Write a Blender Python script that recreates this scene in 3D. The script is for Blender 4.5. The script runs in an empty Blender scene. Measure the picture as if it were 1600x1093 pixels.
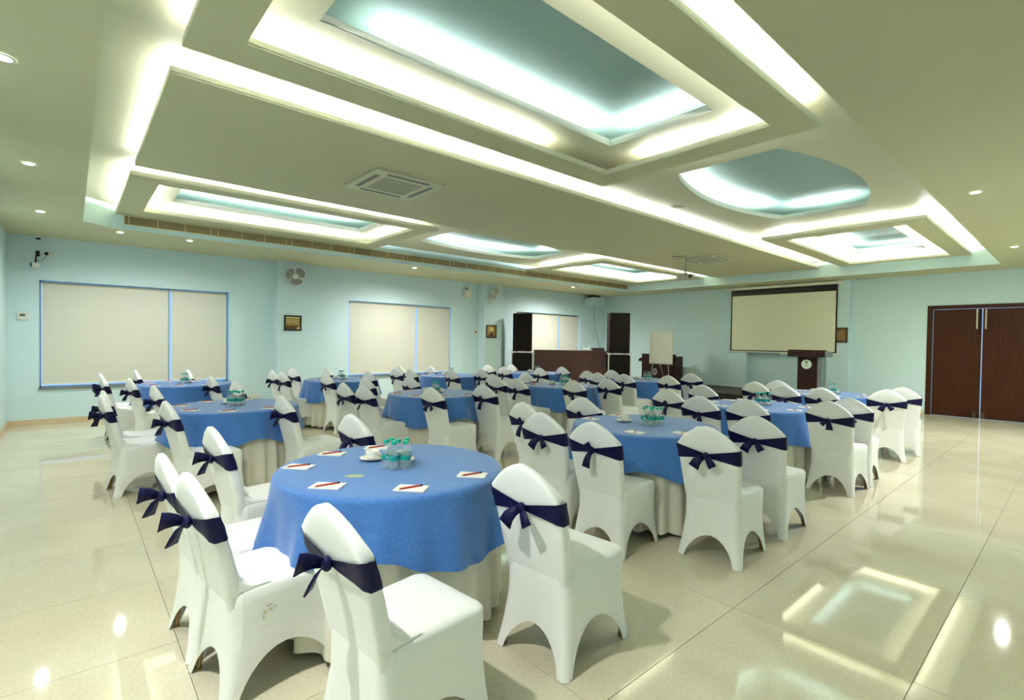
import bpy, bmesh, math, random
from mathutils import Vector, Matrix
S = bpy.context.scene
COL = S.collection
PI = math.pi
rnd = random.Random(7)

# ------------------------------------------------------------------ camera
F_PX, YAW, PITCH, ROLL, CAM_H = 787.46, -0.8514, -0.0178, 0.0143, 1.47
def set_camera():
    fw = Vector((math.sin(YAW)*math.cos(PITCH), math.cos(YAW)*math.cos(PITCH), math.sin(PITCH)))
    r0 = Vector((math.cos(YAW), -math.sin(YAW), 0)); u0 = r0.cross(fw)
    r = r0*math.cos(ROLL)+u0*math.sin(ROLL); u = -r0*math.sin(ROLL)+u0*math.cos(ROLL)
    cd = bpy.data.cameras.new('camera'); co = bpy.data.objects.new('camera', cd); COL.objects.link(co)
    m = Matrix((r, u, -fw)).transposed().to_4x4(); m.translation = (0, 0, CAM_H)
    co.matrix_world = m
    cd.sensor_fit = 'HORIZONTAL'; cd.sensor_width = 36; cd.lens = F_PX/1600*36
    cd.clip_start = .05; cd.clip_end = 200
    S.camera = co
set_camera()
# ------------------------------------------------------------------ world, exposure
COVE = 41.0          # radiance of the cove strips
P_FRONT = 37.0       # watts of the downlights in the near strip
P_NEAR = 48.0        # of those at the near end of the window side
P_WIN = 170.0        # of those farther along the window side
P_RIGHT = 175.0      # of those on the door side
P_CAM = 160.0        # of the unseen one added behind the camera
SKY = 0.62
wd = bpy.data.worlds.new('daylight'); S.world = wd; wd.use_nodes = True
wb = wd.node_tree.nodes['Background']; wb.inputs[0].default_value = (.42, .66, 1, 1); wb.inputs[1].default_value = SKY
wd.cycles.sampling_method = 'NONE'
S.view_settings.view_transform = 'Standard'; S.view_settings.look = 'None'
S.view_settings.gamma = 1; S.view_settings.use_curve_mapping = False
S.view_settings.exposure = 0.88
S.cycles.use_denoising = True
S.cycles.adaptive_threshold = .02
S.cycles.max_bounces = 6; S.cycles.diffuse_bounces = 4; S.cycles.glossy_bounces = 3
S.cycles.transparent_max_bounces = 16; S.cycles.transmission_bounces = 4
S.cycles.sample_clamp_indirect = 6; S.cycles.caustics_reflective = False; S.cycles.caustics_refractive = False

# ------------------------------------------------------------------ materials
MATS = {}
def mat(name, col, rough=.6, metal=0, spec=.4, noise=0, nscale=8, bump=0, bscale=60, sheen=0, coat=0, emit=None, coord='Object'):
    m = bpy.data.materials.new(name); m.use_nodes = True; nt = m.node_tree; b = nt.nodes['Principled BSDF']
    c = (*col, 1)
    b.inputs['Base Color'].default_value = c; b.inputs['Roughness'].default_value = rough
    b.inputs['Metallic'].default_value = metal; b.inputs['Specular IOR Level'].default_value = spec
    b.inputs['Sheen Weight'].default_value = sheen; b.inputs['Coat Weight'].default_value = coat
    tc = nt.nodes.new('ShaderNodeTexCoord')
    if noise:
        n = nt.nodes.new('ShaderNodeTexNoise'); n.inputs['Scale'].default_value = nscale; n.inputs['Detail'].default_value = 4
        nt.links.new(tc.outputs[coord], n.inputs['Vector'])
        mx = nt.nodes.new('ShaderNodeMix'); mx.data_type = 'RGBA'
        mx.inputs['A'].default_value = tuple(v*(1-noise) for v in col)+(1,)
        mx.inputs['B'].default_value = tuple(min(1, v*(1+noise)) for v in col)+(1,)
        nt.links.new(n.outputs['Fac'], mx.inputs['Factor']); nt.links.new(mx.outputs['Result'], b.inputs['Base Color'])
    if bump:
        n2 = nt.nodes.new('ShaderNodeTexNoise'); n2.inputs['Scale'].default_value = bscale; n2.inputs['Detail'].default_value = 3
        nt.links.new(tc.outputs[coord], n2.inputs['Vector'])
        bp = nt.nodes.new('ShaderNodeBump'); bp.inputs['Strength'].default_value = bump; bp.inputs['Distance'].default_value = .01
        nt.links.new(n2.outputs['Fac'], bp.inputs['Height']); nt.links.new(bp.outputs['Normal'], b.inputs['Normal'])
    if emit:
        b.inputs['Emission Color'].default_value = (*emit[0], 1); b.inputs['Emission Strength'].default_value = emit[1]
    MATS[name] = m
    return m
mat('wall_paint', (.62, .80, .83), .65, noise=.03, nscale=1.5, bump=.05, bscale=120)
mat('ceiling_paint', (.54, .53, .335), .55, noise=.02, nscale=2)
mat('ceiling_paint_glow', (.56, .555, .39), .55, noise=.02, nscale=2)  # paler copy of the ceiling paint, whiter tone of the cove glow put in
mat('ceiling_trim', (.80, .79, .66), .5)
mat('recess_paint', (.30, .44, .42), .6, noise=.03, nscale=2)
mat('grout', (.42, .38, .28), .7)
mat('skirting', (.62, .50, .33), .35, noise=.08, nscale=12)
mat('spandex', (.90, .91, .88), .55, sheen=.25, noise=.03, nscale=14, bump=.12, bscale=9)
mat('spandex_inner', (.70, .69, .58), .7)
mat('navy_satin', (.0032, .0032, .044), .5, spec=.22, noise=.25, nscale=40, bump=.25, bscale=35)
mat('gold_leg', (.34, .21, .08), .3, metal=.6)
mat('skirt_cloth', (.78, .76, .64), .75, noise=.04, nscale=10, bump=.2, bscale=18)
mat('table_wood', (.28, .16, .08), .5)
mat('black_metal', (.015, .015, .015), .4)
mat('paper', (.86, .85, .78), .7)
mat('pencil_red', (.42, .02, .015), .35, spec=.6)
mat('pencil_black', (.01, .01, .015), .4)
mat('pencil_wood', (.62, .42, .22), .6)
mat('china', (.86, .85, .76), .18, spec=.6, coat=.3)
mat('coffee_dark', (.75, .73, .6), .3)
mat('cap_green', (.0, .40, .28), .35, spec=.5)
mat('label_green', (.005, .33, .28), .4)
mat('label_white', (.75, .85, .82), .5)
mat('sweet_orange', (.85, .22, .05), .35)
mat('stain', (.33, .40, .27), .7)
mat('black_box', (.012, .008, .007), .6, spec=.12, noise=.2, nscale=40)
mat('speaker_grille', (.010, .008, .007), .8, spec=.1, bump=.5, bscale=220)
mat('case_edge', (.62, .62, .58), .35, metal=.5)
mat('brown_cloth', (.055, .025, .022), .85, noise=.12, nscale=5, bump=.15, bscale=25)
mat('board_white', (.84, .83, .78), .35, noise=.02, nscale=3)
mat('alu', (.55, .55, .52), .35, metal=.8)
mat('dark_wood', (.020, .006, .005), .4, spec=.2, noise=.3, nscale=12)
mat('lectern_side', (.10, .115, .115), .4)
mat('emblem_green', (.12, .19, .02), .5)
mat('emblem_gold', (.30, .24, .06), .5)
mat('stage_carpet', (.020, .018, .015), .95, noise=.2, nscale=30, bump=.5, bscale=120)
mat('stage_side', (.010, .005, .005), .6)
mat('screen_black', (.012, .009, .008), .6)
mat('screen_white', (.88, .86, .68), .7)
mat('screen_case', (.86, .86, .74), .45)
mat('fan_plastic', (.86, .87, .78), .4)
mat('fan_blade', (.22, .19, .16), .45)
mat('frame_black', (.012, .009, .006), .35)
mat('photo_gold', (.36, .23, .05), .4, noise=.35, nscale=30)
mat('photo_cream', (.72, .62, .30), .4)
mat('photo_brown', (.12, .055, .02), .45, noise=.3, nscale=40)
mat('white_plastic', (.74, .75, .66), .4)
mat('black_plastic', (.012, .012, .012), .35)
mat('lcd', (.07, .10, .09), .2)
mat('cassette', (.60, .60, .43), .5)
mat('cassette_grille', (.36, .36, .27), .6)
mat('grille_gold', (.80, .74, .42), .35, metal=.3)
mat('projector_grey', (.42, .42, .33), .4)
mat('door_steel', (.55, .52, .38), .3, metal=.7)
mat('bronze', (.10, .07, .03), .4, metal=.5)
mat('window_frame', (.42, .55, .66), .5)
mat('window_dark', (.02, .03, .03), .5)
mat('sill_stone', (.20, .17, .14), .35)
mat('blind_rail', (.45, .42, .30), .5)
mat('cable_dark', (.05, .06, .05), .6)
mat('downlight_ring', (.78, .78, .70), .35)
mat('downlight_lens', (1, 1, 1), .5, emit=((1, .97, .92), 40))
MATS['downlight_lens'].cycles.emission_sampling = 'NONE'
mat('downlight_off', (.75, .55, .38), .4)

def nodes_of(name):
    m = bpy.data.materials.new(name); m.use_nodes = True; MATS[name] = m
    nt = m.node_tree; return m, nt, nt.nodes['Principled BSDF'], nt.nodes['Material Output']
# cove emitter
for nm_, k_ in (('cove_emitter', 1), ('cove_emitter_strong', 5.0), ('cove_emitter_soft', .6)):
    m, nt, b, out = nodes_of(nm_)
    em = nt.nodes.new('ShaderNodeEmission'); em.inputs[0].default_value = (.97, 1, 1, 1); em.inputs[1].default_value = COVE*k_
    nt.links.new(em.outputs[0], out.inputs[0])
# polished floor tile: soft clouds and fine specks, a little different on every tile
m, nt, b, out = nodes_of('floor_tile')
tc = nt.nodes.new('ShaderNodeTexCoord'); geo = nt.nodes.new('ShaderNodeNewGeometry'); oi = nt.nodes.new('ShaderNodeObjectInfo')
n1 = nt.nodes.new('ShaderNodeTexNoise'); n1.inputs['Scale'].default_value = 1.6; n1.inputs['Detail'].default_value = 6
n2 = nt.nodes.new('ShaderNodeTexNoise'); n2.inputs['Scale'].default_value = 55; n2.inputs['Detail'].default_value = 5
for n in (n1, n2): nt.links.new(geo.outputs['Position'], n.inputs['Vector'])
r1 = nt.nodes.new('ShaderNodeValToRGB')
r1.color_ramp.elements[0].position = .32; r1.color_ramp.elements[0].color = (.64, .585, .42, 1)
r1.color_ramp.elements[1].position = .68; r1.color_ramp.elements[1].color = (.73, .68, .51, 1)
nt.links.new(n1.outputs['Fac'], r1.inputs[0])
mx = nt.nodes.new('ShaderNodeMix'); mx.data_type = 'RGBA'; mx.blend_type = 'MULTIPLY'; mx.inputs['Factor'].default_value = 1
r2 = nt.nodes.new('ShaderNodeValToRGB')
r2.color_ramp.elements[0].position = .3; r2.color_ramp.elements[0].color = (.90, .90, .89, 1)
r2.color_ramp.elements[1].position = .6; r2.color_ramp.elements[1].color = (1, 1, 1, 1)
nt.links.new(n2.outputs['Fac'], r2.inputs[0])
nt.links.new(r1.outputs[0], mx.inputs['A']); nt.links.new(r2.outputs[0], mx.inputs['B'])
hs = nt.nodes.new('ShaderNodeHueSaturation'); mr = nt.nodes.new('ShaderNodeMapRange')
mr.inputs['To Min'].default_value = .97; mr.inputs['To Max'].default_value = 1.03
nt.links.new(oi.outputs['Random'], mr.inputs['Value']); nt.links.new(mr.outputs[0], hs.inputs['Value'])
nt.links.new(mx.outputs['Result'], hs.inputs['Color']); nt.links.new(hs.outputs[0], b.inputs['Base Color'])
b.inputs['Roughness'].default_value = .045; b.inputs['Specular IOR Level'].default_value = .55
# blue jacquard: crackled leaf lines, lighter and a little raised
m, nt, b, out = nodes_of('blue_jacquard')
tc = nt.nodes.new('ShaderNodeTexCoord')
nz = nt.nodes.new('ShaderNodeTexNoise'); nz.inputs['Scale'].default_value = 14
vm = nt.nodes.new('ShaderNodeVectorMath'); vm.operation = 'MULTIPLY_ADD'; vm.inputs[1].default_value = (.09, .09, .09)
nt.links.new(tc.outputs['Object'], nz.inputs['Vector']); nt.links.new(nz.outputs['Color'], vm.inputs[0]); nt.links.new(tc.outputs['Object'], vm.inputs[2])
vo = nt.nodes.new('ShaderNodeTexVoronoi'); vo.feature = 'DISTANCE_TO_EDGE'; vo.inputs['Scale'].default_value = 38
nt.links.new(vm.outputs[0], vo.inputs['Vector'])
rp = nt.nodes.new('ShaderNodeValToRGB')
rp.color_ramp.elements[0].position = .02; rp.color_ramp.elements[0].color = (.055, .185, .50, 1)
rp.color_ramp.elements[1].position = .10; rp.color_ramp.elements[1].color = (.040, .150, .46, 1)
nt.links.new(vo.outputs['Distance'], rp.inputs[0]); nt.links.new(rp.outputs[0], b.inputs['Base Color'])
bp = nt.nodes.new('ShaderNodeBump'); bp.inputs['Strength'].default_value = .35; bp.inputs['Distance'].default_value = .004; bp.invert = True
nt.links.new(vo.outputs['Distance'], bp.inputs['Height']); nt.links.new(bp.outputs[0], b.inputs['Normal'])
b.inputs['Roughness'].default_value = .62; b.inputs['Sheen Weight'].default_value = .35; b.inputs['Specular IOR Level'].default_value = .3
# door veneer: vertical grain
m, nt, b, out = nodes_of('door_veneer')
tc = nt.nodes.new('ShaderNodeTexCoord'); mp = nt.nodes.new('ShaderNodeMapping'); mp.inputs['Scale'].default_value = (14, 14, .9)
nz = nt.nodes.new('ShaderNodeTexNoise'); nz.inputs['Scale'].default_value = 3; nz.inputs['Detail'].default_value = 8
nt.links.new(tc.outputs['Object'], mp.inputs[0]); nt.links.new(mp.outputs[0], nz.inputs['Vector'])
rp = nt.nodes.new('ShaderNodeValToRGB')
rp.color_ramp.elements[0].position = .3; rp.color_ramp.elements[0].color = (.020, .006, .0015, 1)
rp.color_ramp.elements[1].position = .7; rp.color_ramp.elements[1].color = (.048, .014, .004, 1)
nt.links.new(nz.outputs['Fac'], rp.inputs[0]); nt.links.new(rp.outputs[0], b.inputs['Base Color'])
b.inputs['Roughness'].default_value = .30; b.inputs['Specular IOR Level'].default_value = .15
# roller blind fabric: lets some daylight through
m, nt, b, out = nodes_of('blind_fabric')
b.inputs['Base Color'].default_value = (.78, .75, .60, 1); b.inputs['Roughness'].default_value = .8
tr = nt.nodes.new('ShaderNodeBsdfTranslucent'); tr.inputs[0].default_value = (.85, .72, .48, 1)
ms = nt.nodes.new('ShaderNodeMixShader'); ms.inputs[0].default_value = .22
nt.links.new(b.outputs[0], ms.inputs[1]); nt.links.new(tr.outputs[0], ms.inputs[2]); nt.links.new(ms.outputs[0], out.inputs[0])
# clear things
def clear(name, tint, gloss, rough=.02, milk=0):
    m, nt, b, out = nodes_of(name)
    t = nt.nodes.new('ShaderNodeBsdfTransparent'); t.inputs[0].default_value = (*tint, 1)
    g = nt.nodes.new('ShaderNodeBsdfGlossy'); g.inputs['Roughness'].default_value = rough
    ms = nt.nodes.new('ShaderNodeMixShader'); lw = nt.nodes.new('ShaderNodeLayerWeight'); lw.inputs[0].default_value = gloss
    last = t.outputs[0]
    if milk:
        d = nt.nodes.new('ShaderNodeBsdfDiffuse'); d.inputs[0].default_value = (.85, .92, .90, 1)
        m2 = nt.nodes.new('ShaderNodeMixShader'); m2.inputs[0].default_value = milk
        nt.links.new(t.outputs[0], m2.inputs[1]); nt.links.new(d.outputs[0], m2.inputs[2]); last = m2.outputs[0]
    pw = nt.nodes.new('ShaderNodeMath'); pw.operation = 'POWER'; pw.inputs[1].default_value = 3
    ml = nt.nodes.new('ShaderNodeMath'); ml.operation = 'MULTIPLY_ADD'; ml.inputs[1].default_value = gloss; ml.inputs[2].default_value = .04
    lw.inputs[0].default_value = .5; nt.links.new(lw.outputs['Facing'], pw.inputs[0]); nt.links.new(pw.outputs[0], ml.inputs[0])
    nt.links.new(ml.outputs[0], ms.inputs[0]); nt.links.new(last, ms.inputs[1]); nt.links.new(g.outputs[0], ms.inputs[2])
    nt.links.new(ms.outputs[0], out.inputs[0])
clear('window_glass', (.95, .98, 1), .4)
clear('bottle_plastic', (.975, .995, .99), .45, .08, .14)
# grille louvres: fine horizontal slats, too fine to tell apart
m, nt, b, out = nodes_of('louvre')
tc = nt.nodes.new('ShaderNodeTexCoord'); wv = nt.nodes.new('ShaderNodeTexWave'); wv.wave_type = 'BANDS'; wv.bands_direction = 'Z'
wv.inputs['Scale'].default_value = 22; wv.inputs['Distortion'].default_value = .3
nt.links.new(tc.outputs['Object'], wv.inputs['Vector'])
rp = nt.nodes.new('ShaderNodeValToRGB')
rp.color_ramp.elements[0].color = (.12, .09, .045, 1); rp.color_ramp.elements[1].color = (.46, .35, .18, 1)
nt.links.new(wv.outputs['Fac'], rp.inputs[0]); nt.links.new(rp.outputs[0], b.inputs['Base Color']); b.inputs['Roughness'].default_value = .5

# ------------------------------------------------------------------ mesh helpers
class MB:
    def __init__(s): s.bm = bmesh.new()
    def box(s, c, d, mi=0, rz=0, bev=0, m=None):
        r = bmesh.ops.create_cube(s.bm, size=1); vs = r['verts']
        bmesh.ops.scale(s.bm, vec=d, verts=vs)
        if bev:
            es = list({e for v in vs for e in v.link_edges})
            q = bmesh.ops.bevel(s.bm, geom=es, offset=bev, segments=2, affect='EDGES', profile=.5)
            vs = list({v for f in q['faces'] for v in f.verts} | {v for v in vs if v.is_valid})
        if rz: bmesh.ops.rotate(s.bm, matrix=Matrix.Rotation(rz, 3, 'Z'), verts=vs)
        if m is not None: bmesh.ops.transform(s.bm, matrix=m, verts=vs)
        bmesh.ops.translate(s.bm, vec=c, verts=vs)
        for f in {f for v in vs for f in v.link_faces}: f.material_index = mi
        return s
    def lathe(s, prof, n=24, mi=0, cap=True, m=None):
        rings = []
        for r, z in prof:
            rings.append([s.bm.verts.new((r*math.cos(2*PI*k/n), r*math.sin(2*PI*k/n), z)) for k in range(n)])
        fs = []
        for a, b_ in zip(rings, rings[1:]):
            for k in range(n): fs.append(s.bm.faces.new((a[k], a[(k+1) % n], b_[(k+1) % n], b_[k])))
        if cap:
            if prof[0][0] > 1e-5: fs.append(s.bm.faces.new(rings[0][::-1]))
            if prof[-1][0] > 1e-5: fs.append(s.bm.faces.new(rings[-1]))
        for f in fs: f.material_index = mi
        if m is not None: bmesh.ops.transform(s.bm, matrix=m, verts=[v for r in rings for v in r])
        return s
    def tube(s, pts, r, n=8, mi=0):
        pts = [Vector(p) for p in pts]; rs = r if isinstance(r, (list, tuple)) else [r]*len(pts); rings = []
        for i, p in enumerate(pts):
            t = (pts[min(i+1, len(pts)-1)]-pts[max(i-1, 0)]).normalized()
            a = t.cross(Vector((0, 0, 1)) if abs(t.z) < .9 else Vector((1, 0, 0))).normalized(); b_ = t.cross(a)
            rings.append([s.bm.verts.new(p+(a*math.cos(2*PI*k/n)+b_*math.sin(2*PI*k/n))*rs[i]) for k in range(n)])
        fs = []
        for a, b_ in zip(rings, rings[1:]):
            for k in range(n): fs.append(s.bm.faces.new((a[k], a[(k+1) % n], b_[(k+1) % n], b_[k])))
        fs.append(s.bm.faces.new(rings[0][::-1])); fs.append(s.bm.faces.new(rings[-1]))
        for f in fs: f.material_index = mi
        return s
    def grid(s, P, mi=0, close_u=False):     # P[row][col] of points
        V = [[s.bm.verts.new(p) for p in row] for row in P]; n = len(V[0])
        for a, b_ in zip(V, V[1:]):
            for k in range(n if close_u else n-1):
                f = s.bm.faces.new((a[k], a[(k+1) % n], b_[(k+1) % n], b_[k])); f.material_index = mi
        return V
    def slab(s, outer, holes, z0, z1, mi=0, side=0, hole_side=None, fn=None, hole_sides=None):
        """flat plate with holes; outer and holes are loops of (x, y); fn maps (x, y, z) to world"""
        fn = fn or (lambda x, y, z: (x, y, z)); hs = side if hole_side is None else hole_side
        caps = []
        for z in (z0, z1):
            loops = []
            for L in [outer]+holes:
                vs = [s.bm.verts.new(fn(x, y, z)) for x, y in L]
                loops.append((vs, [s.bm.edges.new((vs[i], vs[(i+1) % len(vs)])) for i in range(len(vs))]))
            r = bmesh.ops.triangle_fill(s.bm, use_beauty=True, use_dissolve=False, edges=[e for _, E_ in loops for e in E_])
            for f in r['geom']:
                if isinstance(f, bmesh.types.BMFace): f.material_index = mi
            caps.append(loops)
        for j, ((va, _), (vb, _)) in enumerate(zip(*caps)):
            for i in range(len(va)):
                f = s.bm.faces.new((va[i], va[(i+1) % len(va)], vb[(i+1) % len(va)], vb[i]))
                f.material_index = side if j == 0 else hs
        return s
    def strip(s, pts, ws, wdir, th=.004, mi=0):   # a ribbon with thickness
        pts = [Vector(p) for p in pts]; wdir = [Vector(w).normalized() for w in (wdir if isinstance(wdir[0], (tuple, list)) else [wdir]*len(pts))]
        R = []
        for i, p in enumerate(pts):
            t = (pts[min(i+1, len(pts)-1)]-pts[max(i-1, 0)]).normalized(); nrm = t.cross(wdir[i]).normalized()*th/2; w = wdir[i]*ws[i]/2
            R.append([s.bm.verts.new(q) for q in (p-w-nrm, p+w-nrm, p+w+nrm, p-w+nrm)])
        fs = [s.bm.faces.new(R[0][::-1]), s.bm.faces.new(R[-1])]
        for a, b_ in zip(R, R[1:]):
            for k in range(4): fs.append(s.bm.faces.new((a[k], a[(k+1) % 4], b_[(k+1) % 4], b_[k])))
        for f in fs: f.material_index = mi
        return s
    def mesh(s, name, mats, smooth=False, fix=True, angle=None):
        if fix: bmesh.ops.recalc_face_normals(s.bm, faces=s.bm.faces)
        me = bpy.data.meshes.new(name)
        if smooth:
            for f in s.bm.faces: f.smooth = True
            if angle:
                for e in s.bm.edges:
                    if len(e.link_faces) == 2 and e.calc_face_angle(0) > angle: e.smooth = False
        s.bm.to_mesh(me); s.bm.free()
        for m_ in ([mats] if isinstance(mats, str) else mats): me.materials.append(MATS[m_])
        return me
def put(name, me, parent=None, loc=None, rz=0):
    o = bpy.data.objects.new(name, me); COL.objects.link(o)
    if parent is not None: o.parent = parent
    if loc is not None: o.location = loc
    if rz: o.rotation_euler = (0, 0, rz)
    return o
def part(name, mb, mats, parent=None, smooth=False, angle=None, loc=None, rz=0):
    return put(name, mb.mesh(name, mats, smooth, angle=angle), parent, loc, rz)
def tag(o, label, cat, group=None):
    o['label'] = label; o['category'] = cat
    if group: o['group'] = group
    return o
def thing(name, label, cat, loc=(0, 0, 0), rz=0, group=None):
    o = bpy.data.objects.new(name, None); COL.objects.link(o); o.location = loc; o.rotation_euler = (0, 0, rz); o.empty_display_size = .1
    return tag(o, label, cat, group)
def struct(o, label=None):
    o['kind'] = 'structure'
    if label: o['label'] = label
    return o
def rect(x0, x1, y0, y1): return [(x0, y0), (x1, y0), (x1, y1), (x0, y1)]
def lerp_tab(tab, z):
    for (z0, *a), (z1, *b_) in zip(tab, tab[1:]):
        if z <= z1:
            t = max(0, (z-z0)/(z1-z0)); return [p+(q-p)*t for p, q in zip(a, b_)]
    return list(tab[-1][1:])

# ------------------------------------------------------------------ the room
XW, XR, YF, YB = -11.21, .65, -.76, 14.11
L0, L1, L1M, L1T, L2, L2M, L2T, L3, LT = 3.05, 3.26, 3.275, 3.312, 3.40, 3.42, 3.465, 3.62, 3.70
WIN = [(-.385, 2.365), (4.81, 7.647), (9.975, 12.82)]; WZ0, WZ1 = .585, 2.35
# floor: grout bed and single tiles
fl = struct(part('floor', MB().box(((XW+XR)/2, (YF+YB)/2, -.06), (XR-XW+.6, YB-YF+.6, .1)), 'grout'), 'polished beige stone tile floor')
TX, TY = .796, 1.197
def cuts(lo, hi, o, p):
    k = math.ceil((lo-o)/p); c = [lo]
    while o+k*p < hi-.02:
        if o+k*p > lo+.02: c.append(o+k*p)
        k += 1
    return c+[hi]
cx_, cy_ = cuts(XW, XR, -.472, TX), cuts(YF, YB, .388, TY)
tile_cache = {}
for xa, xb in zip(cx_, cx_[1:]):
    for ya, yb in zip(cy_, cy_[1:]):
        w, d = xb-xa-.003, yb-ya-.003; key = (round(w, 3), round(d, 3))
        if key not in tile_cache: tile_cache[key] = MB().box((0, 0, -.006), (w, d, .012)).mesh('tile', 'floor_tile')
        put('tile', tile_cache[key], fl, ((xa+xb)/2, (ya+yb)/2, 0))
# walls
def wall(name, mb): return struct(part(name, mb, ['wall_paint', 'wall_paint']))
wall('wall_left', MB().slab(rect(YF-.25, YB+.25, 0, LT), [rect(a, b_, WZ0, WZ1) for a, b_ in WIN], XW-.22, XW, fn=lambda y, z, x: (x, y, z)))
DX0, DX1, DZ = -2.24, -.62, 2.29
wall('wall_back', MB().slab([(XW, 0), (DX0, 0), (DX0, DZ), (DX1, DZ), (DX1, 0), (XR, 0), (XR, LT), (XW, LT)], [], YB, YB+.22, fn=lambda x, z, y: (x, y, z)))
wall('wall_front', MB().box(((XW+XR)/2, YF-.11, LT/2), (XR-XW, .22, LT)))
wall('wall_right', MB().box((XR+.11, (YF+YB)/2, LT/2), (.22, YB-YF+.44, LT)))
def base(name, c, d): struct(part(name, MB().box(c, d, bev=.003), 'skirting'))
base('baseboard_left', (XW+.006, (YF+YB)/2, .045), (.012, YB-YF, .09))
base('baseboard_front', ((XW+XR)/2, YF+.006, .045), (XR-XW-.03, .012, .09))
base('baseboard_right', (XR-.006, (YF+YB)/2, .045), (.012, YB-YF-.03, .09))
base('baseboard_back', ((XW-2.33)/2, YB-.006, .045), (-2.33-XW-.03, .012, .09))
# pillars: two on the window wall, two flat ones behind the projection screen
struct(part('trim_1', MB().box((XW+.13, 3.47, L0/2), (.26, .56, L0)), 'wall_paint'))
struct(part('trim_2', MB().box((XW+.13, 8.87, L0/2), (.26, .64, L0)), 'wall_paint'))
struct(part('trim_3', MB().box((-6.38, YB-.09, L0/2), (.46, .18, L0)), 'wall_paint'))
struct(part('trim_4', MB().box((-3.98, YB-.09, L0/2), (.46, .18, L0)), 'wall_paint'))

# ceiling -------------------------------------------------------------
RX0, RX1, RY0, RY1 = -9.50, -1.11, .13, 13.12
REC = [(RX0, RY1), (RX1, RY1), (RX1, RY0), (-9.23, RY0), (RX0, .46)]
ce = struct(part('ceiling', MB().slab([(XW-.2, YF-.2), (XR+.2, YF-.2), (XR+.2, YB+.2), (XW-.2, YB+.2)], [REC], L0, LT, 0, 0, 1),
                 ['ceiling_paint', 'wall_paint']), 'cream false ceiling with a long recess')
def bulge(x0, x1, y0, y1, d, n=14):
    L = [(x0-d*math.sin(PI*k/n)**.8, y1+(y0-y1)*k/n) for k in range(n+1)]
    return L+[(x1+d*math.sin(PI*k/n)**.8, y0+(y1-y0)*k/n) for k in range(n+1)]
IN_A, IN_C = (-8.72, -7.60, 1.10, 3.92), (-3.14, -2.08, 1.14, 4.0)
IN_F, IN_G = (-8.62, -7.58, 9.42, 12.40), (-3.17, -2.11, 9.85, 12.62)
DD, EE = bulge(-8.60, -7.56, 5.10, 8.20, .30), bulge(-3.13, -2.06, 5.23, 8.25, .31)
def grow(L, d):
    cx, cy = sum(p[0] for p in L)/len(L), sum(p[1] for p in L)/len(L)
    hx, hy = max(abs(p[0]-cx) for p in L), max(abs(p[1]-cy) for p in L)
    return [(cx+(x-cx)*(1+d/hx), cy+(y-cy)*(1+d/hy)) for x, y in L]
uc = MB().slab(REC, [rect(*IN_A), rect(*IN_C), rect(*IN_F), rect(*IN_G), DD, EE], L2, L2M, 0, 0, 1)
for L in (rect(*IN_A), rect(*IN_C), rect(*IN_F), rect(*IN_G), DD, EE): uc.slab(grow(L, .018), [L], L2M-.005, L2T, 1, 1, 1)
part('upper_ceiling', uc, ['ceiling_paint_glow', 'ceiling_trim'], ce)
part('recess_top', MB().slab(REC, [], L3, L3+.05), 'recess_paint', ce)
FR = {'A': ((-9.48, -7.05, .50, 4.54), (-9.02, -7.29, .79, 4.21)), 'C': ((-3.73, -1.48, .52, 4.62), (-3.43, -1.75, .81, 4.31)),
      'F': ((-9.48, -6.98, 8.75, 13.10), (-8.90, -7.30, 9.05, 12.72)), 'G': ((-3.73, -1.51, 8.93, 13.10), (-3.46, -1.80, 9.25, 12.90))}
for k, (o_, h_) in FR.items():
    fr = part('drop_frame', MB().slab(rect(*o_), [rect(*h_)], L1, L1M, 0, 1, 1).slab(rect(*o_), [grow(rect(*o_), -.018)], L1M-.005, L1T, 1, 1, 1).slab(grow(rect(*h_), .018), [rect(*h_)], L1M-.005, L1T, 1, 1, 1), ['ceiling_paint', 'ceiling_trim'], ce)
    for hx in (o_[0]+.3, o_[1]-.12):
        for hy in (o_[2]+.15, (o_[2]+o_[3])/2, o_[3]-.15):
            part('hanger', MB().tube([(hx, hy, L1M), (hx, hy, L2)], .006, 6), 'alu', fr)
BP = (-6.66, -4.15, .51, 13.11)
cp = part('centre_panel', MB().slab(rect(*BP), [], L1, L1M, 0, 1).slab(rect(*BP), [grow(rect(*BP), -.018)], L1M-.005, L1T, 1, 1, 1), ['ceiling_paint', 'ceiling_trim'], ce)
for hx in (-6.0, -4.8):
    for hy in (1.2, 4.2, 7.2, 10.2, 12.6): part('hanger', MB().tube([(hx, hy, L1M), (hx, hy, L2)], .006, 6), 'alu', cp)

# cove strips ----------------------------------------------------------
CG = 'white cove strips hidden in the ceiling recesses'
def cove(label, pts, z, w=.034):
    mb = MB()
    for (x0, y0), (x1, y1) in zip(pts, pts[1:]):
        dx, dy = x1-x0, y1-y0
        mb.box(((x0+x1)/2, (y0+y1)/2, z+.015), (math.hypot(dx, dy), w, .030), rz=math.atan2(dy, dx))
    tag(part('cove_strip', mb, 'cove_emitter_soft' if 'upper recess' in label or ' near outer' in label or 'near end' in label else 'cove_emitter_strong' if ' far left' in label or ' far right' in label else 'cove_emitter'), label, 'cove light', CG)
zf, zu = L1M+.002, L2M+.002
g = .055
cove('white cove strip along the right edge of the long centre ceiling panel', [(BP[1]-g, .62), (BP[1]-g, 12.75)], zf)
cove('white cove strip along the near end of the long centre ceiling panel', [(BP[0]+.1, BP[2]+g), (BP[1]-.1, BP[2]+g)], zf)
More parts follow.
